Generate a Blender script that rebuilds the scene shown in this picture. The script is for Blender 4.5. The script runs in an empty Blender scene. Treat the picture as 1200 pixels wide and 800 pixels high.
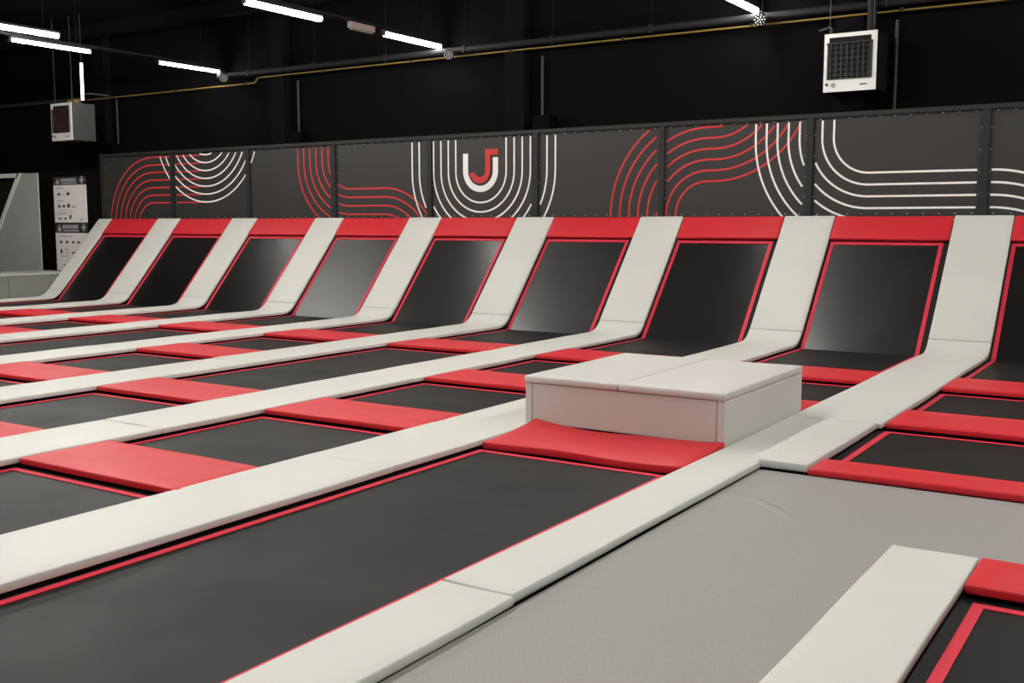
import bpy, bmesh, math, random
from mathutils import Vector, Matrix

random.seed(4)
scene = bpy.context.scene
COL = scene.collection
W = 2.4                                  # pitch of the lanes in metres
TH = math.radians(48.712)                # tilt of the sloped mats
CT, ST = math.cos(TH), math.sin(TH)
T = 0.07                                 # top of the pads above the mats
ORD = ['first', 'second', 'third', 'fourth', 'fifth', 'sixth', 'seventh', 'eighth', 'ninth']

# ------------------------------------------------------------------ camera
F, YAW, PIT, ROLL = 1230.16, 0.576162, 0.112345, -0.000368
CAM = Vector((21.2579, -14.1023, 1.7075))
fw = Vector((-math.sin(YAW) * math.cos(PIT), math.cos(YAW) * math.cos(PIT), -math.sin(PIT)))
ri = Vector((math.cos(YAW), math.sin(YAW), 0))
up = ri.cross(fw)
ri, up = ri * math.cos(ROLL) + up * math.sin(ROLL), up * math.cos(ROLL) - ri * math.sin(ROLL)
cd = bpy.data.cameras.new('camera')
cd.sensor_width = 36
cd.lens = F / 1200 * 36
cd.clip_end = 200
cam = bpy.data.objects.new('camera', cd)
cam.matrix_world = Matrix(((ri.x, up.x, -fw.x, CAM.x), (ri.y, up.y, -fw.y, CAM.y), (ri.z, up.z, -fw.z, CAM.z), (0, 0, 0, 1)))
COL.objects.link(cam)
scene.camera = cam


def in_frame(pts, m=4):
    for p in pts:
        d = Vector(p) - CAM
        z = d.dot(fw)
        if z < 0.3:
            continue
        x = 600 + F * d.dot(ri) / z
        y = 400 - F * d.dot(up) / z
        if -m <= x <= 1200 + m and -m <= y <= 800 + m:
            return True
    return False


# ------------------------------------------------------------------ materials
def mat(name, col, rough=0.6, metal=0.0, spec=0.5, bump=None, var=None, rvar=None, emit=None, coat=0.0):
    m = bpy.data.materials.new(name)
    m.use_nodes = True
    nt = m.node_tree
    b = nt.nodes['Principled BSDF']
    b.inputs['Base Color'].default_value = (*col, 1)
    b.inputs['Roughness'].default_value = rough
    b.inputs['Metallic'].default_value = metal
    b.inputs['Specular IOR Level'].default_value = spec
    b.inputs['Coat Weight'].default_value = coat
    tc = nt.nodes.new('ShaderNodeTexCoord')
    if var:                                   # (scale, amount, detail) of a mottled colour
        n = nt.nodes.new('ShaderNodeTexNoise')
        n.inputs['Scale'].default_value = var[0]
        n.inputs['Detail'].default_value = var[2]
        nt.links.new(tc.outputs['Object'], n.inputs['Vector'])
        r = nt.nodes.new('ShaderNodeMapRange')
        r.inputs['From Min'].default_value = 0.3
        r.inputs['From Max'].default_value = 0.7
        r.inputs['To Min'].default_value = 1 - var[1]
        r.inputs['To Max'].default_value = 1 + var[1]
        nt.links.new(n.outputs['Fac'], r.inputs['Value'])
        mx = nt.nodes.new('ShaderNodeVectorMath')
        mx.operation = 'SCALE'
        mx.inputs[0].default_value = col
        nt.links.new(r.outputs['Result'], mx.inputs['Scale'])
        nt.links.new(mx.outputs['Vector'], b.inputs['Base Color'])
    if rvar:                                  # (scale, lo, hi) of a mottled gloss
        n = nt.nodes.new('ShaderNodeTexNoise')
        n.inputs['Scale'].default_value = rvar[0]
        n.inputs['Detail'].default_value = 4
        nt.links.new(tc.outputs['Object'], n.inputs['Vector'])
        r = nt.nodes.new('ShaderNodeMapRange')
        r.inputs['From Min'].default_value = 0.3
        r.inputs['From Max'].default_value = 0.7
        r.inputs['To Min'].default_value = rvar[1]
        r.inputs['To Max'].default_value = rvar[2]
        nt.links.new(n.outputs['Fac'], r.inputs['Value'])
        nt.links.new(r.outputs['Result'], b.inputs['Roughness'])
    if bump:                                  # list of (scale, distance)
        prev = None
        for sc, dist in bump:
            n = nt.nodes.new('ShaderNodeTexNoise')
            n.inputs['Scale'].default_value = sc
            n.inputs['Detail'].default_value = 3
            nt.links.new(tc.outputs['Object'], n.inputs['Vector'])
            bp = nt.nodes.new('ShaderNodeBump')
            bp.inputs['Strength'].default_value = 1
            bp.inputs['Distance'].default_value = dist
            nt.links.new(n.outputs['Fac'], bp.inputs['Height'])
            if prev:
                nt.links.new(prev.outputs['Normal'], bp.inputs['Normal'])
            prev = bp
        nt.links.new(prev.outputs['Normal'], b.inputs['Normal'])
    if emit:
        b.inputs['Emission Color'].default_value = (*emit[0], 1)
        b.inputs['Emission Strength'].default_value = emit[1]
    return m


M = {
    'grey_vinyl': mat('grey_vinyl', (0.60, 0.60, 0.555), 0.5, spec=0.4, bump=[(2.2, 0.010), (7, 0.002)], var=(1.3, 0.02, 3)),
    'box_vinyl': mat('box_vinyl', (0.56, 0.55, 0.52), 0.5, spec=0.4, bump=[(2.5, 0.004), (10, 0.001)], var=(1.1, 0.02, 3)),
    'red_vinyl': mat('red_vinyl', (0.60, 0.024, 0.034), 0.5, spec=0.25, bump=[(3.0, 0.009), (9, 0.002)], var=(1.5, 0.04, 3)),
    'mat_mesh': mat('mat_mesh', (0.012, 0.012, 0.0115), 0.55, spec=0.15, rvar=(1.2, 0.50, 0.60), bump=[(1.4, 0.004), (400, 0.0003)]),
    'wall_mesh': mat('wall_mesh', (0.007, 0.007, 0.0068), 0.36, spec=0.85, rvar=(1.5, 0.34, 0.39), bump=[(1.4, 0.004), (400, 0.0003)]),
    'stripe': mat('stripe', (0.66, 0.032, 0.062), 0.55, spec=0.3),
    'edge_black': mat('edge_black', (0.012, 0.012, 0.012), 0.7, spec=0.3),
    'deck': mat('deck', (0.006, 0.006, 0.006), 0.9, spec=0.1),
    'carpet': mat('carpet', (0.285, 0.272, 0.262), 0.5, spec=0.8, bump=[(3.0, 0.006), (260, 0.0025)], var=(90, 0.10, 6)),
    'wall_black': mat('wall_black', (0.0056, 0.0056, 0.0061), 0.9, spec=0.03, bump=[(5, 0.003)]),
    'pilaster': mat('pilaster', (0.0075, 0.0075, 0.0075), 0.9, spec=0.03),
    'ceiling_black': mat('ceiling_black', (0.0095, 0.0095, 0.0105), 0.9, spec=0.02),
    'banner': mat('banner', (0.034, 0.032, 0.030), 0.55, spec=0.4, bump=[(1.3, 0.012), (6, 0.002)]),
    'banner_red': mat('banner_red', (0.62, 0.045, 0.045), 0.6, spec=0.3),
    'banner_white': mat('banner_white', (0.93, 0.92, 0.90), 0.6, spec=0.3),
    'post_black': mat('post_black', (0.024, 0.024, 0.023), 0.6, spec=0.3),
    'duct': mat('duct', (0.016, 0.016, 0.0165), 0.7, spec=0.2),
    'steel': mat('steel', (0.055, 0.055, 0.057), 0.6, metal=0.3),
    'yellow': mat('yellow', (0.26, 0.165, 0.03), 0.5),
    'heater_face': mat('heater_face', (0.85, 0.84, 0.81), 0.4, metal=0.1),
    'heater_side': mat('heater_side', (0.058, 0.062, 0.059), 0.5, metal=0.1),
    'grille': mat('grille', (0.06, 0.022, 0.02), 0.45, metal=0.3),
    'grille_dark': mat('grille_dark', (0.035, 0.033, 0.03), 0.4, metal=0.3),
    'dark_void': mat('dark_void', (0.006, 0.005, 0.005), 0.9),
    'paper': mat('paper', (0.90, 0.83, 0.82), 0.6),
    'ink': mat('ink', (0.05, 0.045, 0.05), 0.6),
    'ink_soft': mat('ink_soft', (0.33, 0.30, 0.31), 0.6),
    'poster_head': mat('poster_head', (0.03, 0.027, 0.028), 0.6),
    'head_text': mat('head_text', (0.42, 0.40, 0.40), 0.6),
    'side_grey': mat('side_grey', (0.36, 0.36, 0.345), 0.6, spec=0.3, var=(1.5, 0.05, 3)),
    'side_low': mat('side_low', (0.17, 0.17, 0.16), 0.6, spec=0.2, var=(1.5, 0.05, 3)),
    'rim_light': mat('rim_light', (0.66, 0.66, 0.63), 0.55, spec=0.35),
    'side_rim': mat('side_rim', (0.36, 0.36, 0.345), 0.55, spec=0.35),
    'tube': mat('tube', (0.9, 0.9, 0.9), 0.4, emit=((1.0, 0.97, 0.91), 156.0)),
    'tube_far': mat('tube_far', (0.9, 0.9, 0.9), 0.4, emit=((1.0, 0.97, 0.91), 80.0)),
    'tube_small': mat('tube_small', (0.9, 0.9, 0.9), 0.4, emit=((1.0, 0.98, 0.95), 6.0)),
    'heater_side_shaded': mat('heater_side_shaded', (0.010, 0.010, 0.011), 0.7, spec=0.1),  # casing colour with the shade of its unlit side put in
    'housing': mat('housing', (0.02, 0.02, 0.02), 0.5),
    'par_black': mat('par_black', (0.002, 0.002, 0.002), 0.7, spec=0.05),
    'led': mat('led', (0.75, 0.75, 0.75), 0.3, emit=((1, 1, 1), 0.12)),
    'emergency': mat('emergency', (0.55, 0.42, 0.38), 0.5),
    'eyelet': mat('eyelet', (0.35, 0.35, 0.35), 0.4, metal=0.7),
}


nt_ = M['wall_mesh'].node_tree
b_ = nt_.nodes['Principled BSDF']
b_.inputs['Anisotropic'].default_value = 0.92
cx_ = nt_.nodes.new('ShaderNodeCombineXYZ')
for q_, v_ in enumerate((0.0, CT, ST)):                  # the weave runs up the slope
    cx_.inputs[q_].default_value = v_
nt_.links.new(cx_.outputs['Vector'], b_.inputs['Tangent'])


# ------------------------------------------------------------------ object helpers
def link(name, bm, m, parent=None, smooth=False):
    me = bpy.data.meshes.new(name)
    bmesh.ops.recalc_face_normals(bm, faces=bm.faces)
    bm.to_mesh(me)
    bm.free()
    if smooth:
        for p in me.polygons:
            p.use_smooth = True
    me.materials.append(M[m])
    o = bpy.data.objects.new(name, me)
    COL.objects.link(o)
    if parent:
        o.parent = parent
    return o


def tag(o, label, cat, group=None):
    o['label'] = label
    o['category'] = cat
    if group:
        o['group'] = group
    return o


def struct(name, bm, m):
    o = link(name, bm, m)
    o['kind'] = 'structure'
    return o


def thing(name, loc, label, cat, group=None):
    o = bpy.data.objects.new(name, None)
    o.empty_display_size = 0.1
    o.location = loc
    COL.objects.link(o)
    return tag(o, label, cat, group)


def centre(o):
    """moves a thing's own origin to the middle of its mesh (mesh stays in place)"""
    me = o.data
    c = sum((v.co for v in me.vertices), Vector()) / len(me.vertices)
    for v in me.vertices:
        v.co -= c
    o.location = c
    return o


def box(bm, x0, x1, y0, y1, z0, z1, bevel=0.0, seg=2):
    vs = [bm.verts.new((x, y, z)) for x in (x0, x1) for y in (y0, y1) for z in (z0, z1)]
    fs = [bm.faces.new([vs[i] for i in f]) for f in ((0, 1, 3, 2), (4, 6, 7, 5), (0, 4, 5, 1), (2, 3, 7, 6), (0, 2, 6, 4), (1, 5, 7, 3))]
    if bevel:
        es = set(e for f in fs for e in f.edges)
        bmesh.ops.bevel(bm, geom=list(es), offset=bevel, segments=seg, profile=0.6, affect='EDGES')
    return bm


def nb(*a, **k):
    return box(bmesh.new(), *a, **k)


def cyl(bm, p, q, r, n=14, caps=True):
    p, q = Vector(p), Vector(q)
    d = (q - p).normalized()
    a = d.orthogonal().normalized()
    b = d.cross(a)
    r1 = [bm.verts.new(p + (a * math.cos(t) + b * math.sin(t)) * r) for t in [2 * math.pi * i / n for i in range(n)]]
    r2 = [bm.verts.new(q + (a * math.cos(t) + b * math.sin(t)) * r) for t in [2 * math.pi * i / n for i in range(n)]]
    for i in range(n):
        bm.faces.new((r1[i], r1[(i + 1) % n], r2[(i + 1) % n], r2[i]))
    if caps:
        bm.faces.new(r1[::-1])
        bm.faces.new(r2)
    return bm


def tube_path(bm, pts, r, n=10):
    pts = [Vector(p) for p in pts]
    rings = []
    a = None
    for i, p in enumerate(pts):
        d = (pts[min(i + 1, len(pts) - 1)] - pts[max(i - 1, 0)]).normalized()
        if a is None:
            a = d.orthogonal().normalized()
        a = (a - d * a.dot(d)).normalized()
        b = d.cross(a)
        rings.append([bm.verts.new(p + (a * math.cos(t) + b * math.sin(t)) * r) for t in [2 * math.pi * k / n for k in range(n)]])
    for r1, r2 in zip(rings, rings[1:]):
        for k in range(n):
            bm.faces.new((r1[k], r1[(k + 1) % n], r2[(k + 1) % n], r2[k]))
    bm.faces.new(rings[0][::-1])
    bm.faces.new(rings[-1])
    return bm


def noise(a, b, s):
    return (math.sin(a * 1.9 + s * 1.3) * 0.5 + math.sin(a * 4.3 + b * 2.1 + s * 2.7) * 0.3 + math.sin(b * 5.1 - a * 1.1 + s * 0.7) * 0.3)


def pad(path, side, hw, th=0.046, r=0.008, seed=0.0, amp=0.004, lat=0.004, curl=None):
    """a stuffed vinyl pad: its top centre line, the unit vector across it, half its width"""
    path = [Vector(p) for p in path]
    side = Vector(side)
    dense = []
    for a, b in zip(path, path[1:]):                      # even steps along the line
        n = max(1, int((b - a).length / 0.10))
        for i in range(n):
            dense.append(a.lerp(b, i / n))
    dense.append(path[-1])
    L = [0.0]
    for a, b in zip(dense, dense[1:]):
        L.append(L[-1] + (b - a).length)
    total = L[-1]
    ends = [(0.0, r), (r * 0.35, r * 0.35), (r, 0.0)]

    def at(s):
        for i in range(len(L) - 1):
            if s <= L[i + 1] or i == len(L) - 2:
                t = (s - L[i]) / max(1e-9, L[i + 1] - L[i])
                return dense[i].lerp(dense[i + 1], max(0, min(1, t)))
    ss = [(s, i) for s, i in ends] + [(s, 0.0) for s in L if r * 1.5 < s < total - r * 1.5] + [(total - s, i) for s, i in ends[::-1]]
    bm = bmesh.new()
    rings = []
    nx = 7
    for s, ins in ss:
        p = at(s)
        d = (at(min(total, s + 0.02)) - at(max(0, s - 0.02))).normalized()
        nrm = side.cross(d).normalized()
        if nrm.z < 0:
            nrm = -nrm
        prof = []
        w, t = hw - ins * 0.6, th
        e0 = lat * noise(s, 0.0, seed)
        e1 = lat * noise(s, 3.0, seed + 5)
        top = [(-w + r + (2 * w - 2 * r) * k / nx, 0.0) for k in range(nx + 1)]
        prof += [(-w, -r), (-w + r * 0.3, -r * 0.3)] + top + [(w - r * 0.3, -r * 0.3), (w, -r)]
        prof += [(w, -t + r), (w - r * 0.3, -t + r * 0.3), (w - r, -t), (-w + r, -t), (-w + r * 0.3, -t + r * 0.3), (-w, -t + r)]
        ring = []
        for u, v in prof:
            v2 = v
            if v > -t * 0.5:
                v2 = v - ins + amp * noise(s * 1.2, u * 2.2, seed) * (1 - (abs(u) / hw) ** 4 * 0.5)
            else:
                v2 = v + ins
            off = e0 if u < 0 else e1
            if curl:
                v2 += curl(u / hw, s / total)
            ring.append(bm.verts.new(p + side * (u + off) + nrm * v2))
        rings.append(ring)
    n = len(rings[0])
    for r1, r2 in zip(rings, rings[1:]):
        for k in range(n):
            bm.faces.new((r1[k], r1[(k + 1) % n], r2[(k + 1) % n], r2[k]))
    bm.faces.new(rings[0][::-1])
    bm.faces.new(rings[-1])
    return bm


def ramp_pt(x, s, off=0.0):
    return Vector((x, s * CT - off * ST, s * ST + off * CT))


# ------------------------------------------------------------------ the room
YB = 3.4
struct('floor', nb(-9, 30, -24, 4, -0.30, -0.06), 'deck')
struct('ceiling', nb(-9, 30, -24, 4, 6.6, 6.8), 'ceiling_black')
struct('wall_back', nb(-9, 30, YB, YB + 0.2, -0.3, 6.8), 'wall_black')
struct('wall_left', nb(-9.2, -9, -24, 4, -0.3, 6.8), 'wall_black')
struct('wall_right', nb(30, 30.2, -24, 4, -0.3, 6.8), 'wall_black')
struct('wall_front', nb(-9, 30, -24.2, -24, -0.3, 6.8), 'wall_black')
struct('wall_corner', nb(-6.5, -0.5, 1.65, 1.75, -0.3, 2.96), 'wall_black')
for k, px in enumerate((-2.85, 3.52, 9.86, 16.2, 22.6)):
    struct('trim_%d' % (k + 1), nb(px, px + 0.44, YB - 0.22, YB, -0.3, 6.6), 'pilaster')
# roof beams
for k, y in enumerate((-8.0, -2.5, 2.6)):
    bm = bmesh.new()
    box(bm, -9, 30, y - 0.09, y + 0.09, 6.28, 6.30)
    box(bm, -9, 30, y - 0.012, y + 0.012, 6.30, 6.58)
    box(bm, -9, 30, y - 0.09, y + 0.09, 6.58, 6.60)
    struct('trim_%d' % (k + 6), bm, 'ceiling_black')

# ------------------------------------------------------------------ trampolines
MW = 1.543
SW = 0.052


def frame_strips(bm, x0, x1, y0, y1, z, sides='lrtb', w=SW, h=0.004):
    if 'l' in sides:
        box(bm, x0, x0 + w, y0, y1, z, z + h)
    if 'r' in sides:
        box(bm, x1 - w, x1, y0, y1, z, z + h)
    if 't' in sides:
        box(bm, x0 + w, x1 - w, y1 - w, y1, z, z + h)
    if 'b' in sides:
        box(bm, x0 + w, x1 - w, y0, y0 + w, z, z + h)


def ring_cover(bm, x0, x1, y0, y1, X0, X1, Y0, Y1, z0, z1):
    box(bm, X0, x0, Y0, Y1, z0, z1)
    box(bm, x1, X1, Y0, Y1, z0, z1)
    box(bm, x0, x1, Y0, y0, z0, z1)
    box(bm, x0, x1, y1, Y1, z0, z1)


def flat_mat(x0, x1, y0, y1, sag=0.0):
    bm = bmesh.new()
    nx, ny = 12, max(8, int((y1 - y0) / 0.2))
    for zt, rev in ((0.0, False), (-0.008, True)):
        g = []
        for j in range(ny + 1):
            row = []
            for i in range(nx + 1):
                u, v = i / nx, j / ny
                z = zt - sag * (4 * u * (1 - u)) * min(1, 4 * v * (1 - v) * 1.5)
                row.append(bm.verts.new((x0 + (x1 - x0) * u, y0 + (y1 - y0) * v, z)))
            g.append(row)
        for j in range(ny):
            for i in range(nx):
                f = (g[j][i], g[j][i + 1], g[j + 1][i + 1], g[j + 1][i])
                bm.faces.new(f[::-1] if rev else f)
    return bm


def floor_trampoline(x0, x1, y0, y1, label, cov=0.075):
    t = thing('trampoline', ((x0 + x1) / 2, (y0 + y1) / 2, -0.06), label, 'trampoline', 'flat trampolines in the court')
    inv = Matrix.Translation(-t.location)

    def part(name, bm, m):
        bmesh.ops.transform(bm, matrix=inv, verts=bm.verts)
        return link(name, bm, m, t)
    part('mat', flat_mat(x0, x1, y0, y1, 0.006), 'mat_mesh')
    bm = bmesh.new()
    frame_strips(bm, x0, x1, y0, y1, 0.001)
    part('border_stripe', bm, 'stripe')
    bm = bmesh.new()
    ring_cover(bm, x0, x1, y0, y1, x0 - cov, x1 + cov, y0 - cov, y1 + cov, -0.012, -0.003)
    part('spring_cover', bm, 'edge_black')
    bm = bmesh.new()
    ring_cover(bm, x0 - cov, x1 + cov, y0 - cov, y1 + cov, x0 - cov - 0.03, x1 + cov + 0.03, y0 - cov - 0.03, y1 + cov + 0.03, -0.058, -0.003)
    part('frame', bm, 'edge_black')
    return t


def ramp_trampoline(i):
    x0, x1 = i * W, i * W + MW
    where = 'cut off by the right edge of the photo' if i == 8 else '%s from the left' % ORD[i]
    t = thing('sloped_trampoline', ((x0 + x1) / 2, 0, -0.06),
              'black sloped mat with red edging, %s of the row' % where if i < 8 else
              'black mat bending up into a slope, cut off by the right edge of the photo', 'trampoline', 'sloped trampolines below the banner wall')
    inv = Matrix.Translation(-t.location)

    def part(name, bm, m):
        bmesh.ops.transform(bm, matrix=inv, verts=bm.verts)
        return link(name, bm, m, t)
    R = Matrix.Rotation(TH, 4, 'X')
    s1 = 1.908
    part('floor_mat', flat_mat(x0, x1, -2.28, 0.0), 'mat_mesh')
    bm = flat_mat(x0, x1, 0.0, s1, 0.01)
    bmesh.ops.transform(bm, matrix=R, verts=bm.verts)
    part('wall_mat', bm, 'wall_mesh')
    bm = bmesh.new()
    frame_strips(bm, x0, x1, -2.28, 0.0, 0.001, 'lrb')
    part('border_stripe', bm, 'stripe')
    bm = bmesh.new()
    frame_strips(bm, x0, x1, 0.004, s1, 0.001, 'lrt')
    bmesh.ops.transform(bm, matrix=R, verts=bm.verts)
    part('border_stripe', bm, 'stripe')
    for a_, b_ in ((x0 - 0.1, x0), (x1, x1 + 0.1)):
        part('spring_cover', nb(a_, b_, -2.3, 0, -0.012, -0.003), 'edge_black')
        bm = nb(a_, b_, 0, s1, -0.012, -0.003)
        bmesh.ops.transform(bm, matrix=R, verts=bm.verts)
        part('spring_cover', bm, 'edge_black')
    bm = nb(x0 - 0.1, x1 + 0.1, s1, s1 + 0.4, -0.012, -0.003)
    bmesh.ops.transform(bm, matrix=R, verts=bm.verts)
    part('head_board', bm, 'edge_black')
    # steel legs behind the slope
    for x in (x0 - 0.13, x1 + 0.13):
        a, b = ramp_pt(x, 0.02, -0.05), ramp_pt(x, 2.30, -0.05)
        part('support_frame', tube_path(bmesh.new(), [a, b, (x, b.y, -0.058)], 0.025, 8), 'edge_black')
    return t


for i in range(9):
    ramp_trampoline(i)

rows = {  # red cross pads by lane: (front edge, back edge)
    'A': (-3.00, -2.19), 'B': (-5.26, -4.50), 'C': (-7.58, -6.82), 'D': (-9.91, -9.18)}
lanes = {1: 'A', 2: 'AB', 3: 'A', 4: 'ABC', 5: 'ACD', 6: 'ABCD', 7: 'AB', 8: 'AB'}
NEAR = {'A': 'nearest the slopes', 'B': 'second from the slopes', 'C': 'third from the slopes', 'D': 'fourth from the slopes'}

for i, ks in lanes.items():
    xl, xr = i * W - 0.02, (i + 1) * W - 0.77
    segs = []
    prev = None
    for k in ks:
        f, b = rows[k]
        if prev is not None:
            segs.append((b + 0.04, prev - 0.035))
        prev = f
    if i == 7:
        segs.append((-11.9 - 1.6, -7.685))
    elif i == 8:
        segs.append((-6.83, prev - 0.035))
    elif i == 6:
        segs.append((-13.0, prev - 0.035))
    else:
        segs.append(({'A': -6.78, 'B': -6.78, 'C': -9.14, 'D': -11.4}[ks[-1]], prev - 0.035))
    place = 'below the %s slope from the left' % ORD[i] if i < 8 else 'at the right edge of the photo'
    for n, (y0, y1) in enumerate(segs):
        x0, x1 = i * W, i * W + (1.555 if i == 7 and n == len(segs) - 1 else 1.605)
        pts = [(x0 + (x1 - x0) * a / 6, y0 + (y1 - y0) * b / 10, 0) for a in range(7) for b in range(11)]
        if not in_frame(pts, -3):
            continue
        if i == 7 and n == len(segs) - 1:
            lab = 'large black mat with red edging in front of the grey box, bottom left'
        elif i == 8:
            lab = 'small flat black mat at the right edge, %s' % ('between the two upper red pads' if n == 0 else 'just behind the grey carpet')
        else:
            ln = y1 - y0
            lab = '%sblack mat, %s flat one %s' % ('long ' if ln > 3 else '', ('first', 'second', 'third', 'fourth')[n], place)
        floor_trampoline(x0, x1, y0, y1, lab)
    for k in ks:
        f, b = rows[k]
        pts = [(xl + (xr - xl) * a / 6, y, T) for a in range(7) for y in (f, b)]
        if not in_frame(pts, -3):
            continue
        if i == 7 and k == 'B':
            lab = 'red cross pad behind the grey box, only its right corner showing'
        elif i == 7:
            lab = 'red cross pad behind the grey box, right end showing beside the wide grey strip'
        elif i == 8:
            lab = {'A': 'red cross pad at the right edge of the photo, farthest from the camera',
                   'B': 'red cross pad at the right edge of the photo, middle one of the three there'}[k]
        else:
            lab = 'red cross pad %s, lane %s' % (NEAR[k], place)
        c = (f + b) / 2
        o = link('cross_pad', pad([(xl + 0.012, c, T - 0.003), (xr + 0.03, c, T - 0.003)], (0, 1, 0), (b - f) / 2, seed=i * 3.1 + ord(k)), 'red_vinyl', smooth=True)
        centre(tag(o, lab, 'pad', 'red cross pads between the trampolines'))

# the narrower red pad where the right lane meets the carpet
o = link('cross_pad', pad([(19.155, -7.04, T), (20.9, -7.04, T)], (0, 1, 0), 0.18, seed=8.8, amp=0.006, lat=0.006), 'red_vinyl', smooth=True)
centre(tag(o, 'narrow red pad along the back edge of the grey carpet at the right', 'pad', 'red cross pads between the trampolines'))


# the red pad in front of the box, its back edge pushed up against it
def curl_front(u, s):
    e = (u + 1) / 2
    side = abs(2 * s - 1)
    return 0.05 * e ** 3 * (0.25 + 0.75 * side ** 3) + 0.006 * math.sin(s * 9 + u * 2)


o = link('cross_pad', pad([(16.79, -7.26, T - 0.006), (18.432, -7.26, T - 0.006)], (0, 1, 0), 0.385, th=0.058, seed=2.2, amp=0.007, curl=curl_front), 'red_vinyl', smooth=True)
centre(tag(o, 'red pad with creases lying in front of the grey box', 'pad', 'red cross pads between the trampolines'))

# top pads along the head of each slope
for i in range(9):
    xl, xr = i * W - 0.02, (i + 1) * W - 0.77
    a, b = ramp_pt(xl + 0.012, 2.13, T - 0.004), ramp_pt(xr - 0.012, 2.13, T - 0.004)
    o = link('top_pad', pad([a, b], (0, CT, ST), 0.215, seed=i * 2.3, amp=0.004), 'red_vinyl', smooth=True)
    lab = 'red pad topping the %s sloped mat from the left, under the banner wall' % ORD[i] if i < 8 else 'red pad topping the last slope, cut by the right edge of the photo'
    centre(tag(o, lab, 'pad', 'red pads along the top of the slopes'))

# grey pads: one sloped pad and a run of floor pads on each divider
JO = [-2.17, -5.42, -8.67, -11.92, -15.2]


def bend_path(x, y0):
    pts = [Vector((x, y0, T)), Vector((x, -0.24, T))]
    a, b, c = Vector((x, -0.24, T)), Vector((x, -0.032, T)), ramp_pt(x, 0.20, T)
    for k in range(1, 7):
        t = k / 6
        pts.append(a * (1 - t) ** 2 + b * 2 * t * (1 - t) + c * t * t)
    pts.append(ramp_pt(x, 0.235, T))
    return pts


for i in range(9):
    xl, xr = i * W - 0.77, i * W - 0.02
    if i == 0:
        xl = -0.50
    xc, hw = (xl + xr) / 2, (xr - xl) / 2 - 0.001
    who = 'left of the %s slope from the left' % ORD[i] if i < 8 else 'left of the slope at the right edge'
    o = link('ramp_pad', pad([ramp_pt(xc, 0.24, T), ramp_pt(xc, 2.352, T)], (1, 0, 0), hw, seed=i * 1.7, amp=0.003, lat=0.003), 'grey_vinyl', smooth=True)
    centre(tag(o, 'light grey sloping pad, %s' % who, 'pad', 'grey sloping pads between the slopes'))
    js = JO if i < 8 else [-5.33]
    top = None
    for n, y in enumerate(js):
        if n == 0:
            path = bend_path(xc, y + 0.004)
            desc = 'curving into the slope'
        else:
            path = [(xc, y + 0.004, T), (xc, js[n - 1] - 0.004, T)]
            desc = ('', 'second section', 'third section', 'fourth section', 'nearest the camera')[n]
        if not in_frame([(x, p[1], p[2]) for p in path for x in (xl, xr)] + [(x, (path[0][1] + path[1][1]) / 2 + d, T) for x in (xl, xr) for d in (-1.4, -1, -.5, 0, .5, 1, 1.4)], -3):
            continue
        o = link('floor_pad', pad(path, (1, 0, 0), hw, seed=i * 2.9 + n * 1.3, amp=0.006, lat=0.008), 'grey_vinyl', smooth=True)
        lab = 'grey floor pad %s, %s' % (desc, who)
        if i == 8:
            lab = 'wide grey floor pad curving up into the slope right of the grey box'
        centre(tag(o, lab, 'pad', 'grey floor pads on the dividers'))

G = 'grey floor pads beside the carpet'
o = link('floor_pad', pad([(18.975, -7.205, T + 0.018), (18.975, -5.34, T + 0.006)], (1, 0, 0), 0.172, th=0.055, seed=5.5, lat=0.006), 'grey_vinyl', smooth=True)
centre(tag(o, 'short light grey pad right of the grey box, ending at the carpet corner', 'pad', G))
o = link('floor_pad', pad([(18.616, -10.325, T), (18.624, -7.9, T), (18.626, -7.0, T - 0.002), (18.626, -5.34, T - 0.006)], (1, 0, 0), 0.193, seed=6.1, lat=0.005), 'grey_vinyl', smooth=True)
centre(tag(o, 'long narrow light grey pad running from the box along the grey carpet', 'pad', G))
o = link('floor_pad', pad([(18.625, -13.8, T), (18.62, -10.335, T)], (1, 0, 0), 0.202, seed=7.1, lat=0.005), 'grey_vinyl', smooth=True)
centre(tag(o, 'narrow light grey pad at the bottom of the photo, left of the carpet', 'pad', G))
o = link('floor_pad', pad([(20.243, -13.6, T), (20.243, -8.64, T)], (1, 0, 0), 0.208, seed=9.1, lat=0.004), 'grey_vinyl', smooth=True)
centre(tag(o, 'wide light grey pad in the lower right corner, standing out into the carpet', 'pad', G))
o = link('cross_pad', pad([(20.462, -8.85, T), (22.3, -8.85, T)], (0, 1, 0), 0.235, seed=3.4), 'red_vinyl', smooth=True)
centre(tag(o, 'red pad in the lower right corner beside the wide grey pad', 'pad', 'red cross pads between the trampolines'))
floor_trampoline(20.51, 22.1, -12.6, -9.13, 'black mat with bright red edging cut by the lower right corner of the photo')

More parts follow.
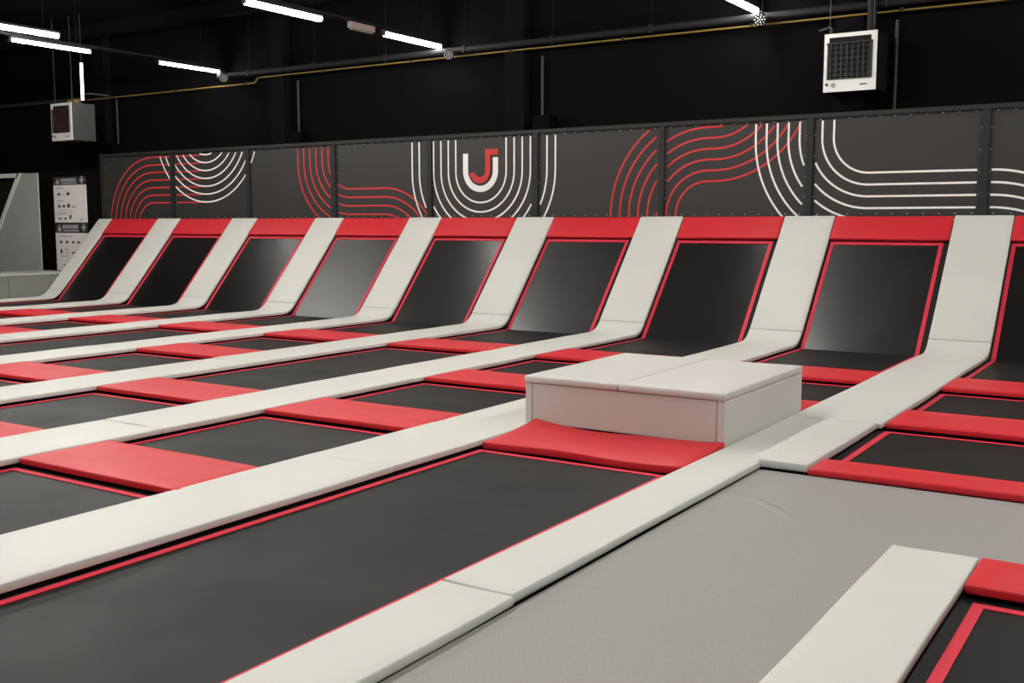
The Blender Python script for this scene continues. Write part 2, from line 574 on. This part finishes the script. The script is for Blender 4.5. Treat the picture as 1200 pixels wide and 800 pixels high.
# grey carpet, an L around the lower right trampoline
bm = bmesh.new()
poly = [(18.826, -16), (20.06, -16), (20.06, -8.68), (27, -8.68), (27, -7.228), (18.826, -7.228)]
lo = [bm.verts.new((x, y, -0.06)) for x, y in poly]
hi = [bm.verts.new((x, y, 0.022)) for x, y in poly]
bm.faces.new(lo[::-1])
bm.faces.new(hi)
for k in range(6):
    bm.faces.new((lo[k], lo[(k + 1) % 6], hi[(k + 1) % 6], hi[k]))
o = link('carpet', bm, 'carpet')
tag(o, 'mid grey carpeted walkway in the foreground right of the trampolines', 'carpet')
fold = [(18.90, -8.02), (18.97, -8.005), (19.05, -8.01), (19.13, -8.05), (19.21, -8.115), (19.31, -8.21), (19.42, -8.34)]
bm = bmesh.new()
prev = None
for k, (x, y) in enumerate(fold):
    q0, q1 = fold[max(0, k - 1)], fold[min(len(fold) - 1, k + 1)]
    d = Vector((q1[0] - q0[0], q1[1] - q0[1], 0)).normalized()
    nv = Vector((-d.y, d.x, 0))
    hh = 0.013 * math.sin(math.pi * (k + 0.15) / (len(fold) - 0.7))
    row = [bm.verts.new(Vector((x, y, 0.0215)) + nv * (0.045 * u) + Vector((0, 0, hh * (1 - u * u) ** 2))) for u in (-1, -0.7, -0.4, -0.15, 0, 0.15, 0.4, 0.7, 1)]
    if prev:
        for j in range(8):
            bm.faces.new((prev[j], prev[j + 1], row[j + 1], row[j]))
    prev = row
link('fold', bm, 'carpet', o, True)


# ------------------------------------------------------------------ padded box
BX0, BX1, BY0, BY1 = 16.69, 18.425, -6.87, -5.07
t = thing('padded_box', ((BX0 + BX1) / 2, (BY0 + BY1) / 2, 0.07), 'big light grey padded box with a two-piece lid standing among the trampolines', 'box')
inv = Matrix.Translation(-t.location)


def bpart(name, bm, m='box_vinyl', smooth=False):
    bmesh.ops.transform(bm, matrix=inv, verts=bm.verts)
    return link(name, bm, m, t, smooth)


ed = 0.062
bpart('side_panel', nb(BX0, BX0 + ed, BY0, BY1, 0.074, 0.404, 0.01, 3))
bpart('side_panel', nb(BX1 - ed, BX1, BY0, BY1, 0.0, 0.404, 0.01, 3))
bpart('front_panel', nb(BX0 + ed + 0.004, BX1 - ed - 0.004, BY0 + 0.004, BY0 + ed, 0.074, 0.402, 0.008, 3))
bpart('back_panel', nb(BX0 + ed + 0.004, BX1 - ed - 0.004, BY1 - ed, BY1 - 0.004, 0.074, 0.402, 0.008, 3))
bpart('base', nb(16.86, 18.36, -6.8, -5.15, -0.058, 0.074), 'edge_black')
xm = 17.545
bpart('lid_pad', pad([(xm - 0.432, BY0 - 0.012, 0.463), (xm - 0.432, BY1 + 0.01, 0.463)], (1, 0, 0), 0.431, th=0.058, r=0.013, seed=1.1, amp=0.003, lat=0.002), smooth=True)
bpart('lid_pad', pad([(xm + 0.443, BY0 - 0.012, 0.463), (xm + 0.443, BY1 + 0.01, 0.463)], (1, 0, 0), 0.441, th=0.058, r=0.013, seed=1.1, amp=0.003, lat=0.002), smooth=True)

# ------------------------------------------------------------------ padded side wall on the far left
t = thing('side_wall_pad', (-1.0, -1.5, -0.06), 'low grey padded wall closing the court at the far left edge', 'pad')
inv = Matrix.Translation(-t.location)
for y0, y1 in ((-4.6, -2.45), (-2.44, -0.83), (-0.82, 0.78)):
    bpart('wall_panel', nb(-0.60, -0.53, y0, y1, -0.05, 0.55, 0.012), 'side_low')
bpart('ledge', nb(-1.7, -0.525, -4.6, 0.8, 0.552, 0.60, 0.012), 'side_rim')
bpart('base', nb(-1.65, -0.61, -4.55, 0.75, -0.058, 0.55), 'edge_black')

GY = 1.0
t = thing('padded_end_wall', (-3.2, GY, -0.06), 'tall grey padded gable with a slanted opening at the far left edge', 'padded wall')
inv = Matrix.Translation(-t.location)


def prism(pts, y0, y1):
    bm = bmesh.new()
    a = [bm.verts.new((x, y0, z)) for x, z in pts]
    b = [bm.verts.new((x, y1, z)) for x, z in pts]
    bm.faces.new(a)
    bm.faces.new(b[::-1])
    n = len(pts)
    for k in range(n):
        bm.faces.new((a[k], b[k], b[(k + 1) % n], a[(k + 1) % n]))
    return bm


bpart('gable_panel', prism([(-2.73, 2.90), (-2.09, 2.90), (-2.09, -0.05), (-5.25, -0.05), (-4.85, 0.05)], GY, GY + 0.03), 'side_grey')
bpart('slanted_rim', prism([(-2.73, 2.91), (-2.86, 2.91), (-4.98, 0.05), (-4.85, 0.05)], GY - 0.03, GY + 0.10), 'rim_light')
bpart('top_rim', prism([(-2.8, 2.91), (-2.88, 2.81), (-5.3, 2.81), (-5.3, 2.91)], GY - 0.03, GY + 0.10), 'rim_light')
bpart('sloped_mat', prism([(-2.8, 2.85), (-5.3, 2.85), (-5.3, 0.0), (-4.9, 0.0)], GY + 0.14, GY + 0.17), 'mat_mesh')

# ------------------------------------------------------------------ banner wall
PZ0, PZ1 = 0.4, 3.245
YW = 1.62
posts = [-0.43, 2.04, 4.445, 6.85, 9.235, 11.545, 13.94, 16.345, 18.76, 21.18]
PWD = 0.05


def arc(cx, cz, r, a0, a1, n=28):
    return [(cx + r * math.cos(math.radians(a0 + (a1 - a0) * k / n)), cz + r * math.sin(math.radians(a0 + (a1 - a0) * k / n))) for k in range(n + 1)]


reds, whites = [], []
for k in range(7):
    r = 1.53 - 0.169 * k
    reds.append([(1.33 - r, 1.2)] + arc(1.33, 1.65, r, 180, 90) + [(2.95, 1.65 + r - 0.005)])
    r = 0.60 + 0.169 * k
    whites.append(arc(3.13, 3.78, r, 200, 340, 60))
for k in range(6):
    r = 1.385 - 0.166 * k
    zb = 2.93 - r
    R = 1.29 - 0.166 * (5 - k)
    reds.append([(7.25 - r, 3.3), (7.25 - r, 2.93)] + arc(7.25, 2.93, r, 180, 270) + [(8.13, zb)] + arc(8.13, zb - R, R, 90, 15))
for k in range(7):
    r = 0.55 + 0.1685 * k
    whites.append([(10.375 - r, 3.3), (10.375 - r, 2.625)] + arc(10.375, 2.625, r, 180, 360, 60) + [(10.375 + r, 3.3)])
for k in range(-1, 7):
    r = 1.54 - 0.168 * k
    zf = 1.83 + r
    R = 1.50 - 0.168 * (6 - k)
    reds.append([(14.72 - r, 1.3)] + arc(14.72, 1.83, r, 180, 90) + [(14.85, zf)] + (arc(14.85, zf + R, R, 270, 345) if R > 0.2 else [(16.0, zf)]))
for k in range(9):
    r = 1.72 - 0.17 * k
    if r < 0.5:
        break
    zb = 2.96 - r
    whites.append([(17.22 - r, 3.3), (17.22 - r, 2.96)] + arc(17.22, 2.96, r, 180, 270, 40) + [(18.85, zb)] + arc(18.85, zb - 1.6, 1.6, 90, 20))


def ribbon(bm, pts, w, x0, x1, z0, z1, y):
    dense = []
    for a, b in zip(pts, pts[1:]):
        n = max(1, int(math.hypot(b[0] - a[0], b[1] - a[1]) / 0.03))
        for k in range(n):
            dense.append((a[0] + (b[0] - a[0]) * k / n, a[1] + (b[1] - a[1]) * k / n))
    dense.append(pts[-1])
    runs, cur = [], []
    for p in dense:
        if x0 <= p[0] <= x1 and z0 <= p[1] <= z1:
            cur.append(p)
        else:
            if len(cur) > 1:
                runs.append(cur)
            cur = []
    if len(cur) > 1:
        runs.append(cur)
    for run in runs:
        prev = None
        for k, p in enumerate(run):
            q0, q1 = run[max(0, k - 1)], run[min(len(run) - 1, k + 1)]
            dx, dz = q1[0] - q0[0], q1[1] - q0[1]
            L = math.hypot(dx, dz) or 1
            nx, nz = -dz / L * w / 2, dx / L * w / 2
            ring = [bm.verts.new((p[0] + nx, yy, p[1] + nz)) for yy in (y, y - 0.003)] + [bm.verts.new((p[0] - nx, yy, p[1] - nz)) for yy in (y - 0.003, y)]
            if prev:
                for j in range(4):
                    bm.faces.new((prev[j], prev[(j + 1) % 4], ring[(j + 1) % 4], ring[j]))
            prev = ring
    return len(runs)


BL = ['red curves swept under white arcs, leftmost', 'white arcs over red lines, second from the left', 'six red curves at its right side, third from the left',
      'red curves flowing down to the right, left of the emblem', 'white nested U lines around a red and white emblem', 'white lines left and red arcs right, next right of the emblem',
      'red waves crossing white lines, third from the right edge', 'white lines turning level, below the heater', 'white level lines, cut by the right edge of the photo']
for b in range(9):
    x0, x1 = posts[b], posts[b + 1]
    t = thing('wall_banner', ((x0 + x1) / 2, YW, PZ0), 'dark banner with %s' % BL[b], 'banner', 'banners of the back wall')
    inv = Matrix.Translation(-t.location)
    bpart('sheet', nb(x0 + 0.02, x1 - 0.02, YW, YW + 0.02, PZ0, PZ1), 'banner')
    for name, fam, mm in (('line_pattern', reds, 'banner_red'), ('line_pattern', whites, 'banner_white')):
        bm = bmesh.new()
        n = sum(ribbon(bm, pl, 0.030, x0 + 0.075, x1 - 0.085, 1.60, 3.215, YW - (0.001 if mm == 'banner_red' else 0.0045)) for pl in fam)
        if n:
            o = bpart(name, bm, mm)
            o['label'] = 'red curved lines' if mm == 'banner_red' else 'white curved lines'
        else:
            bm.free()
    bm = bmesh.new()
    for k in range(11):
        x = x0 + 0.14 + (x1 - x0 - 0.28) * k / 10
        cyl(bm, (x, YW - 0.004, 3.228), (x, YW, 3.228), 0.011, 8)
        cyl(bm, (x, YW - 0.004, 1.84), (x, YW, 1.84), 0.011, 8)
    for z in (2.1, 2.4, 2.7, 3.0):
        for x in (x0 + 0.065, x1 - 0.065):
            cyl(bm, (x, YW - 0.004, z), (x, YW, z), 0.010, 8)
    bpart('eyelet_row', bm, 'eyelet')
    if b == 4:
        # emblem: a white U with a red J hooked inside it
        def stroke(pts_in, pts_out, y):
            bm = bmesh.new()
            rows_ = []
            for yy in (y, y - 0.004):
                rows_.append(([bm.verts.new((p[0], yy, p[1])) for p in pts_in], [bm.verts.new((p[0], yy, p[1])) for p in pts_out]))
            n = len(pts_in)
            (ai, ao), (bi, bo) = rows_
            for k in range(n - 1):
                bm.faces.new((ai[k], ai[k + 1], ao[k + 1], ao[k]))
                bm.faces.new((bi[k], bo[k], bo[k + 1], bi[k + 1]))
                bm.faces.new((ai[k], bi[k], bi[k + 1], ai[k + 1]))
                bm.faces.new((ao[k], ao[k + 1], bo[k + 1], bo[k]))
            bm.faces.new((ai[0], ao[0], bo[0], bi[0]))
            bm.faces.new((ai[-1], bi[-1], bo[-1], ao[-1]))
            return bm
        cx = 10.372
        e = bpart('emblem', stroke([(cx - 0.272, 2.955)] + arc(cx, 2.645, 0.272, 180, 360, 40) + [(cx + 0.272, 2.872)],
                                   [(cx - 0.383, 2.955)] + arc(cx, 2.645, 0.383, 180, 360, 40) + [(cx + 0.383, 2.872)], YW - 0.005), 'banner_white')
        e['label'] = 'white U of the emblem'
        bm = stroke([(cx + 0.108, 3.02), (cx + 0.108, 2.92)] + arc(cx - 0.010, 2.645, 0.118, 0, -168, 30),
                    [(cx + 0.215, 3.02), (cx + 0.215, 2.92)] + arc(cx - 0.010, 2.645, 0.225, 0, -168, 30), YW - 0.009)
        box(bm, cx + 0.213, cx + 0.383, YW - 0.013, YW - 0.009, 2.915, 3.02)
        e = bpart('emblem', bm, 'banner_red')
        e['label'] = 'red J hook of the emblem'

t = thing('steel_barrier', (9, YW - 0.03, -0.06), 'black steel frame of posts and top rail holding the banner panels', 'frame')
inv = Matrix.Translation(-t.location)
for x in posts:
    bm = nb(x - PWD, x + PWD, YW - 0.045, YW - 0.012, -0.058, 3.25)
    for z in (1.95, 2.25, 2.55, 2.85, 3.12):
        box(bm, x - PWD - 0.004, x + PWD + 0.004, YW - 0.05, YW - 0.044, z, z + 0.018)
    bpart('post', bm, 'post_black')
bpart('top_rail', nb(posts[0] - 0.05, 21.3, YW - 0.05, YW + 0.05, 3.245, 3.31), 'post_black')
for x in posts:
    bpart('brace', cyl(bmesh.new(), (x, YW + 0.06, 3.0), (x, YB - 0.45, 0.0), 0.03, 8), 'post_black')

# ------------------------------------------------------------------ posters on the back wall
PY = 1.637


def poster(z0, zw, z1, label, marks):
    """white sheet from z0 to zw, dark header from zw to z1"""
    xa, xb = -2.43, -1.14
    t = thing('poster', ((xa + xb) / 2, PY, z0), label, 'poster')
    inv_ = Matrix.Translation(-t.location)

    def pp(name, bm, m):
        bmesh.ops.transform(bm, matrix=inv_, verts=bm.verts)
        return link(name, bm, m, t)
    pp('sheet', nb(xa, xb, PY, PY + 0.012, z0, zw), 'paper')
    pp('header', nb(xa, xb, PY, PY + 0.012, zw, z1), 'poster_head')
    bm = bmesh.new()
    h = z1 - zw
    # triangle sign, two bars and a cross, as far as the photo resolves them
    tri = [(xa + 0.08, zw + 0.16 * h), (xa + 0.27, zw + 0.16 * h), (xa + 0.175, zw + 0.85 * h)]
    f0 = [bm.verts.new((x, PY - 0.001, z)) for x, z in tri]
    bm.faces.new(f0)
    x = xa + 0.30
    random.seed(int(z0 * 100) + 3)
    while x < xb - 0.37:
        w = random.uniform(0.03, 0.07)
        box(bm, x, x + w, PY - 0.002, PY, zw + 0.42 * h, zw + 0.78 * h)
        x += w + 0.012
    box(bm, xa + 0.33, xb - 0.34, PY - 0.002, PY, zw + 0.15 * h, zw + 0.3 * h)
    cx, cz = xb - 0.15, zw + 0.55 * h
    box(bm, cx - 0.09, cx + 0.09, PY - 0.002, PY, cz - 0.025, cz + 0.025)
    box(bm, cx - 0.03, cx + 0.03, PY - 0.004, PY - 0.002, cz - 0.09, cz + 0.09)
    pp('header_marks', bm, 'head_text')
    dark, soft = bmesh.new(), bmesh.new()
    H = zw - z0
    for kind, u, v, w, h2 in marks:
        x = xa + 1.29 * u
        z = zw - H * v
        if kind == 'p':        # small pictogram: a body and a head
            box(dark, x - w / 2, x + w / 2, PY - 0.002, PY, z - h2 / 2, z + h2 / 2)
            box(dark, x - w / 5, x + w / 3, PY - 0.002, PY, z + h2 / 2, z + h2 * 0.85)
        else:
            n = max(2, int(w / 0.06))
            for q in range(n):
                box(soft, x + w * q / n, x + w * (q + 0.75) / n, PY - 0.002, PY, z - h2 / 2, z + h2 / 2)
    pp('pictogram', dark, 'ink')
    pp('printed_text', soft, 'ink_soft')


poster(1.725, 2.63, 2.83, 'upper white notice poster with a dark header on the black wall at the left',
       [('t', .10, .08, .28, .022), ('p', .16, .25, .10, .05), ('t', .24, .25, .16, .02), ('p', .45, .24, .12, .06), ('t', .10, .42, .26, .022),
        ('p', .16, .57, .10, .05), ('p', .30, .57, .10, .05), ('p', .45, .56, .11, .07), ('t', .55, .58, .16, .04), ('t', .10, .66, .6, .012),
        ('t', .10, .73, .60, .02), ('t', .10, .78, .36, .02), ('p', .17, .90, .12, .03), ('p', .33, .90, .12, .03), ('p', .49, .86, .08, .08), ('t', .80, .92, .10, .03)])
poster(0.55, 1.47, 1.72, 'lower white notice poster with a dark header, partly hidden by the first grey slope pad',
       [('t', .12, .09, .5, .022), ('p', .16, .25, .10, .05), ('p', .35, .25, .10, .05), ('p', .54, .25, .10, .04), ('p', .70, .25, .10, .04), ('p', .84, .25, .09, .04),
        ('p', .16, .50, .08, .08), ('t', .28, .44, .12, .03), ('t', .30, .54, .12, .03), ('p', .54, .53, .11, .04), ('t', .12, .62, .35, .015), ('t', .22, .86, .08, .05)])


# ------------------------------------------------------------------ heaters
def heater(x, y, z, label, gm='grille'):
    t = thing('unit_heater', (x, y, z), label, 'heater', 'warm air heaters hanging from the ceiling')

    def pp(name, bm, m, parent=t):
        return link(name, bm, m, parent)
    w, d, h = 0.80, 0.65, 0.885
    pp('casing', nb(0, w, 0.02, d, 0, h, 0.01), 'heater_side' if gm == 'grille' else 'heater_side_shaded')
    # front plate as a frame around slot and grille
    bm = bmesh.new()
    gx0, gx1, gz0, gz1, sz1 = 0.075, 0.715, 0.20, 0.72, 0.825
    box(bm, 0, gx0, 0, 0.02, 0, h)
    box(bm, gx1, w, 0, 0.02, 0, h)
    box(bm, gx0, gx1, 0, 0.02, 0, gz0)
    box(bm, gx0, gx1, 0, 0.02, sz1, h)
    pp('front_plate', bm, 'heater_face')
    pp('slot', nb(gx0, gx1, 0.012, 0.018, gz0, sz1), 'dark_void')
    pp('grille_bar', cyl(bmesh.new(), (gx0 - 0.03, -0.02, gz1 + 0.01), (gx1 + 0.03, -0.02, gz1 + 0.01), 0.014, 8), 'steel')
    bm = bmesh.new()
    for k in range(6):
        z0 = gz0 + 0.03 + k * 0.084
        bm2 = [(gx0 + 0.01, -0.006, z0), (gx1 - 0.01, -0.006, z0), (gx1 - 0.01, 0.012, z0 + 0.05), (gx0 + 0.01, 0.012, z0 + 0.05)]
        vs = [bm.verts.new(v) for v in bm2] + [bm.verts.new((v[0], v[1] + 0.004, v[2])) for v in bm2]
        for f in ((0, 1, 2, 3), (7, 6, 5, 4), (0, 4, 5, 1), (2, 6, 7, 3), (0, 3, 7, 4), (1, 5, 6, 2)):
            bm.faces.new([vs[i] for i in f])
    for k in range(8):
        xx = gx0 + 0.02 + k * 0.084
        box(bm, xx, xx + 0.012, -0.012, 0.012, gz0 + 0.01, gz1)
    pp('grille', bm, gm)
    bm = bmesh.new()
    box(bm, gx0 - 0.02, gx0, -0.025, 0.0, gz0, gz1 + 0.02)
    box(bm, gx1, gx1 + 0.02, -0.025, 0.0, gz0, gz1 + 0.02)
    box(bm, gx0 - 0.02, gx1 + 0.02, -0.025, 0.0, gz0 - 0.015, gz0)
    pp('grille_frame', bm, 'steel')
    pp('dial', cyl(bmesh.new(), (0.155, -0.012, 0.10), (0.155, 0.0, 0.10), 0.036, 16), 'side_rim')
    pp('knob', cyl(bmesh.new(), (0.055, -0.018, 0.115), (0.055, 0.0, 0.115), 0.022, 12), 'steel')
    pp('badge', nb(0.56, 0.67, -0.003, 0.0, 0.085, 0.105), 'steel')
    for sx, sy in ((0.05, 0.1), (0.72, 0.1)):
        pp('hanging_rod', cyl(bmesh.new(), (sx, sy, h), (sx, sy, 6.59 - z), 0.008, 6), 'steel')
    return t, pp


t, pp = heater(16.21, 2.6, 3.73, 'white box heater with a dark grille hanging high at the upper right', 'grille_dark')
pp('flue', cyl(bmesh.new(), (0.62, 0.35, 0.885), (0.62, 0.35, 2.8), 0.07, 14), 'duct')
pp('hose', tube_path(bmesh.new(), [(0.05, 0.2, 0.885), (0.05, 0.2, 1.0), (-0.02, 0.3, 1.04), (-0.22, 0.45, 1.03)], 0.015, 8), 'steel')
t, pp = heater(-2.18, 1.5, 3.68, 'grey box heater with a reddish grille hanging at the upper left')
pp('hose', tube_path(bmesh.new(), [(0.62, 0.4, 0.885), (0.60, 0.4, 1.02), (0.66, 0.45, 1.12), (0.8, 0.6, 1.14), (1.05, 0.9, 1.10)], 0.018, 8), 'steel')
pp('valve', nb(0.05, 0.35, 0.42, 0.55, 0.93, 1.02), 'yellow')

# ------------------------------------------------------------------ ducts and pipes
bm = bmesh.new()
cyl(bm, (2.0, 3.05, 5.08), (29.9, 3.05, 5.08), 0.062, 16)
for k in range(14):
    x = 3.0 + k * 2.0
    box(bm, x, x + 0.05, 2.98, 3.12, 5.01, 5.15)
    cyl(bm, (x + 0.025, 3.05, 5.14), (x + 0.025, 3.05, 6.59), 0.003, 6)
o = link('conduit_pipe', bm, 'duct')
tag(o, 'thick dark grey pipe running level below the ceiling above the yellow one', 'pipe')
bm = bmesh.new()
z1, z2 = 4.87, 4.98
tube_path(bm, [(-3.05, 3.14, z1), (3.06, 3.14, z1), (3.12, 3.14, z1 + 0.02), (3.14, 3.14, z1 + 0.06), (3.16, 3.14, z2 - 0.02), (3.22, 3.14, z2), (10, 3.14, z2), (19.0, 3.14, z2 - 0.02)], 0.016, 10)
o = link('gas_pipe', bm, 'yellow')
t = tag(o, 'thin yellow gas pipe running along the black back wall', 'pipe')
for k in range(9):
    x = -2.0 + 2.4 * k
    zz = z1 if x < 3.1 else z2 - 0.003
    link('pipe_clip', nb(x, x + 0.05, 3.11, 3.17, zz - 0.03, zz + 0.03), 'post_black', o)
bm = cyl(bmesh.new(), (-9.0, 3.2, 4.95), (-3.5, 3.2, 4.92), 0.045, 12)
tag(link('conduit_pipe', bm, 'steel'), 'grey pipe running level to the left edge behind the left heater', 'pipe')
pl = ['right of the left heater', 'above the banner panel with six red curves', 'above the emblem panel at its right', 'right of the white heater']
for k, (x, zb) in enumerate(((-2.13, 3.2), (4.24, 3.2), (10.62, 3.2), (17.12, 3.4))):
    bm = cyl(bmesh.new(), (x, 3.34, zb), (x, 3.34, 4.86), 0.026, 10)
    o = link('wall_conduit', bm, 'steel')
    centre(tag(o, 'thin upright grey conduit on the back wall, %s' % pl[k], 'pipe', 'upright conduits on the back wall'))
for k, (x, lab) in enumerate(((-2.05, 'first conduit from the left'), (4.42, 'second conduit from the left'), (10.82, 'conduit near the emblem'), (16.55, 'white heater'))):
    t = thing('speaker_box', (x, 3.12, 3.312), 'small black box on the wall top, below the %s' % lab, 'speaker', 'black boxes above the banner wall')
    link('cabinet', nb(-0.19, 0.19, -0.16, 0.16, 0, 0.40, 0.02), 'par_black', t)
    link('bracket', nb(-0.03, 0.03, 0.16, 0.279, 0.1, 0.28), 'post_black', t)

# ------------------------------------------------------------------ lamps
LZ = 5.2


def fixture(x, y0, y1, label, z=LZ, rod=False, r=0.048):
    t = thing('tube_light', (x, (y0 + y1) / 2, z), label, 'ceiling light', 'tube lights overhead, out of the photo' if 'out of' in label else 'tube lights under the black ceiling')
    L = (y1 - y0) / 2
    link('housing', nb(-0.045, 0.045, -L, L, 0.035, 0.08), 'housing', t)
    bm = bmesh.new()
    cyl(bm, (0, -L + 0.02, 0.0), (0, L - 0.02, 0.0), r, 12)
    link('diffuser', bm, 'tube_far' if y1 > 2 else 'tube', t, True)
    bm = bmesh.new()
    for s in (-1, 1):
        box(bm, -0.04, 0.04, s * L - 0.02, s * L + 0.02, -0.035, 0.07)
    link('end_cap', bm, 'housing', t)
    if rod:
        for q in (-0.6, 0.6):
            link('hanging_rod', cyl(bmesh.new(), (0, q, 0.07), (0, q, 6.6 - z), 0.004, 6), 'duct', t)
    return t


names = {(8.36, 1): 'white tube light at the top of the photo, left of centre', (8.36, 0): 'white tube light nearest above the emblem panel',
         (1.95, 1): 'thin white tube light at the upper left edge, above the grey heater', (1.95, 0): 'small white tube light far off above the red leftmost curves',
         (14.9, 0): 'white tube light cut by the top edge, left of the white heater'}
for x in (1.95, 8.36, 14.9):
    for k in range(6):
        y1 = 3.13 - 3.42 * k
        t = fixture(x, y1 - 1.75, y1, names.get((x, k), 'added tube light out of the photo, overhead'), r=0.030 if x < 2 and k < 2 else 0.048)
fixture(3.1, -3.6, -1.78, 'bright white tube light at the upper left edge of the photo', rod=True)
for x, ks in ((21.4, (0, 1, 2, 3, 4, 5)), (27.8, (1, 3))):  # unseen rows of tubes, added to brighten the right side
    for k in ks:
        y1 = 3.13 - 3.42 * k
        fixture(x, y1 - 1.75, y1, 'added tube light out of the photo, overhead', rod=True)
tl = ['left far track above the small tube light', 'track over the two bright tube lights left of centre', 'track ending beside the white heater']
for k, x in enumerate((1.95, 8.36, 14.9)):
    bm = bmesh.new()
    box(bm, x - 0.045, x + 0.045, -18, 3.02 + 0.03, LZ + 0.08, LZ + 0.13)
    for q in range(7):
        yy = 2.6 - 3.2 * q
        cyl(bm, (x, yy, LZ + 0.13), (x, yy, 6.59), 0.004, 6)
    tag(link('light_track', bm, 'duct'), 'dark grey %s' % tl[k], 'light track')

# emergency light between two tubes
t = thing('emergency_light', (8.36, 0.76, 5.15), 'small pinkish emergency light between two tube lights', 'light')
link('casing', nb(-0.05, 0.05, -0.33, 0.33, 0.02, 0.13, 0.02), 'emergency', t)
link('lens', nb(-0.04, 0.04, -0.28, 0.28, -0.01, 0.022, 0.01), 'side_rim', t)

# upright bright tube by the left heater
t = thing('upright_tube_light', (-1.08 + 0.0, 1.62, 4.60), 'upright bright white tube standing above the left heater', 'light')
link('tube', cyl(bmesh.new(), (0, 0, 0), (0, 0, 0.86), 0.032, 12), 'tube_small', t, True)
link('hanger', cyl(bmesh.new(), (0, 0, 0.86), (0, 0, 2.0), 0.02, 8), 'duct', t)

# stage spots
for k, (x, z, lab) in enumerate(((8.80, 4.965, 'round spot with white LEDs below the middle tube light'), (15.08, 4.99, 'round spot with white LEDs left of the white heater'),
                                 (2.45, 4.99, 'round spot with white LEDs near the step in the yellow pipe'))):
    t = thing('stage_spot', (x, 2.80, z), lab, 'spotlight', 'round LED spots under the ceiling')
    aim = (CAM - t.location).normalized()
    aim.z -= 0.1
    aim.normalize()
    if k == 2:
        aim = Vector((0.95, -0.75, -0.45)).normalized()
    q = aim.to_track_quat('Z', 'Y').to_matrix().to_4x4()
    bm = cyl(bmesh.new(), (0, 0, -0.16), (0, 0, 0.0), 0.10, 20)
    bmesh.ops.transform(bm, matrix=q, verts=bm.verts)
    link('can', bm, 'par_black', t)
    bm = bmesh.new()
    for rr, n in ((0.0, 1), (0.040, 5), (0.078, 10)):
        for j in range(n):
            a = 2 * math.pi * j / n
            cyl(bm, (rr * math.cos(a), rr * math.sin(a), 0), (rr * math.cos(a), rr * math.sin(a), 0.006), 0.0115, 8)
    bmesh.ops.transform(bm, matrix=q, verts=bm.verts)
    link('led_array', bm, 'led', t)
    bm = tube_path(bmesh.new(), [(-0.11, 0, 0), (-0.11, 0, 0.1), (0, 0, 0.13), (0.11, 0, 0.1), (0.11, 0, 0)], 0.008, 6)
    link('yoke', bm, 'post_black', t)

# ------------------------------------------------------------------ world and view
w = bpy.data.worlds.new('world')
scene.world = w
w.use_nodes = True
w.node_tree.nodes['Background'].inputs['Color'].default_value = (0.9, 0.95, 1, 1)
w.node_tree.nodes['Background'].inputs['Strength'].default_value = 0.0
scene.view_settings.view_transform = 'Standard'
scene.view_settings.look = 'None'
scene.view_settings.exposure = 0.0
scene.view_settings.gamma = 1
scene.view_settings.use_curve_mapping = False
scene.cycles.use_denoising = True
